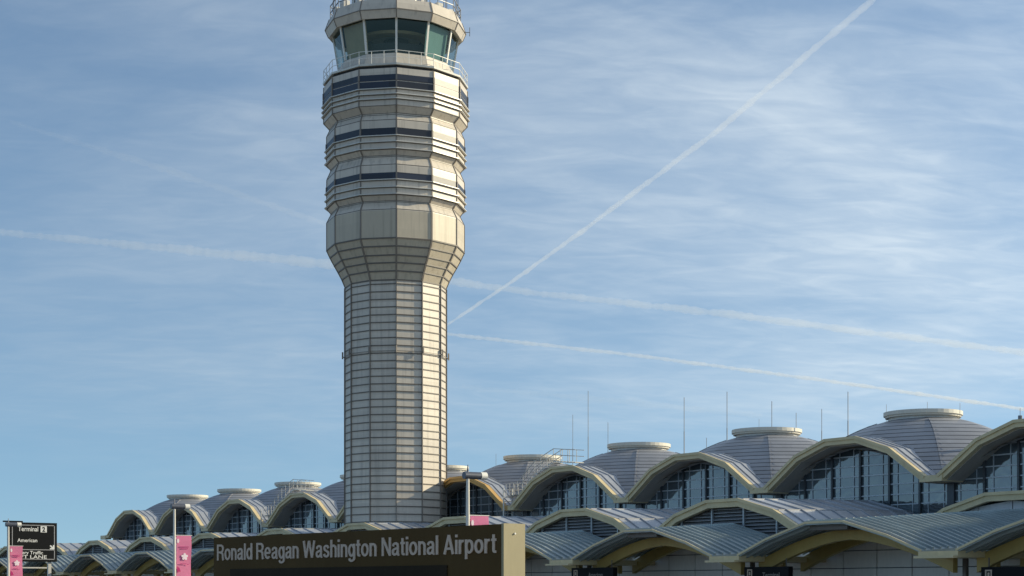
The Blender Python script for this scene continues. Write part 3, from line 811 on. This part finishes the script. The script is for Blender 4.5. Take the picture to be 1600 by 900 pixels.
# ------------------------------------------------------------------ contrails: thin ice cloud at altitude
def ice(name, dens):
    m = bpy.data.materials.new(name); m.use_nodes = True; nt = m.node_tree; nt.nodes.clear()
    o = nd(nt,'ShaderNodeOutputMaterial'); v = nd(nt,'ShaderNodeVolumePrincipled'); v.inputs['Color'].default_value = (.97,.98,1,1); v.inputs['Density'].default_value = dens; v.inputs['Anisotropy'].default_value = .35
    nt.links.new(v.outputs[0], o.inputs['Volume']); return m
ALT = 1500.0
def contrail(pix, label, dens, dens_name):
    # pix: list of (px, py, half width in px); the trail lies level at ALT
    P = []
    for i in range(len(pix)-1):
        (xa,ya,wa),(xb,yb,wb) = pix[i], pix[i+1]; n = 110
        for k in range(n + (i == len(pix)-2)):
            t = k/n; x = xa+(xb-xa)*t; y = ya+(yb-ya)*t; wd = wa+(wb-wa)*t
            d = sky_dir(x,y); s = (ALT-EYE)/d.z; c = Vector((0,0,EYE))+d*s
            P.append((c, wd/F*s*d.dot(FWD)*(1+.10*math.sin(x*.07+i)+.14*math.sin(x*.19+2)*math.sin(x*.047)+.10*math.sin(x*.43)+random.uniform(-.09,.09))))
    m = MB(); K = 18; vs = []
    for j,(c,r) in enumerate(P):
        d = (P[min(j+1,len(P)-1)][0]-P[max(j-1,0)][0]).normalized(); a = d.cross(Vector((0,0,1))).normalized(); b = a.cross(d)
        j1, j2 = .10*math.sin(j*.13)*r + random.uniform(-.03,.03)*r, .08*math.sin(j*.21+1)*r
        for i in range(K):
            t = 2*math.pi*i/K; vs.append(c + a*(math.cos(t)*r+j1) + b*(math.sin(t)*r+j2))
    fs = [tuple(range(K-1,-1,-1)), tuple(range((len(P)-1)*K, len(P)*K))]
    for j in range(len(P)-1):
        for i in range(K): q=(i+1)%K; fs.append((j*K+i,j*K+q,(j+1)*K+q,(j+1)*K+i))
    m.add(vs, fs)
    rm = P[len(P)//2][1]
    return tag(m.build('contrail', ice(dens_name, dens/rm)), label, 'contrail', 'contrails across the sky')
contrail([(692,512,2.2),(800,440,2.9),(900,368,3.6),(1120,205,4.6),(1375,-10,5.6),(1700,-282,7)], 'straight white contrail climbing steeply to the upper right', .085, 'ice_trail_steep')
contrail([(-30,360,5),(510,412,8),(830,457,5),(1130,490,6),(1640,556,5)], 'long broad contrail sloping gently down across the whole sky behind the tower', .095, 'ice_trail_broad')
contrail([(690,521,3),(1000,556,3),(1300,596,3),(1640,645,3)], 'thin lower contrail running down towards the domes on the right', .16, 'ice_trail_thin')

contrail([(15,190,3),(250,262,6),(515,352,4)], 'faint old contrail slanting down at the upper left towards the tower', .034, 'ice_trail_old')
contrail([(720,604,4),(960,626,5),(1190,650,4)], 'faint low contrail just above the mast tips right of the tower', .028, 'ice_trail_low')

# ------------------------------------------------------------------ camera and output
cd = bpy.data.cameras.new('camera'); cam = link('camera', cd, None, (0,0,EYE))
cd.sensor_width = 36; cd.lens = 36*F/1600; cd.shift_y = (HOR-450)/1600; cd.clip_start = .5; cd.clip_end = 60000
cam.rotation_euler = (R(90), 0, math.atan2(FWD.y, FWD.x) - math.pi/2)
SC.camera = cam
SC.view_settings.view_transform = 'Standard'; SC.view_settings.look = 'None'; SC.view_settings.exposure = 0.3; SC.view_settings.gamma = 1
SC.render.engine = 'CYCLES'
SC.cycles.use_denoising = True; SC.cycles.max_bounces = 6; SC.cycles.transparent_max_bounces = 12; SC.cycles.volume_bounces = 1
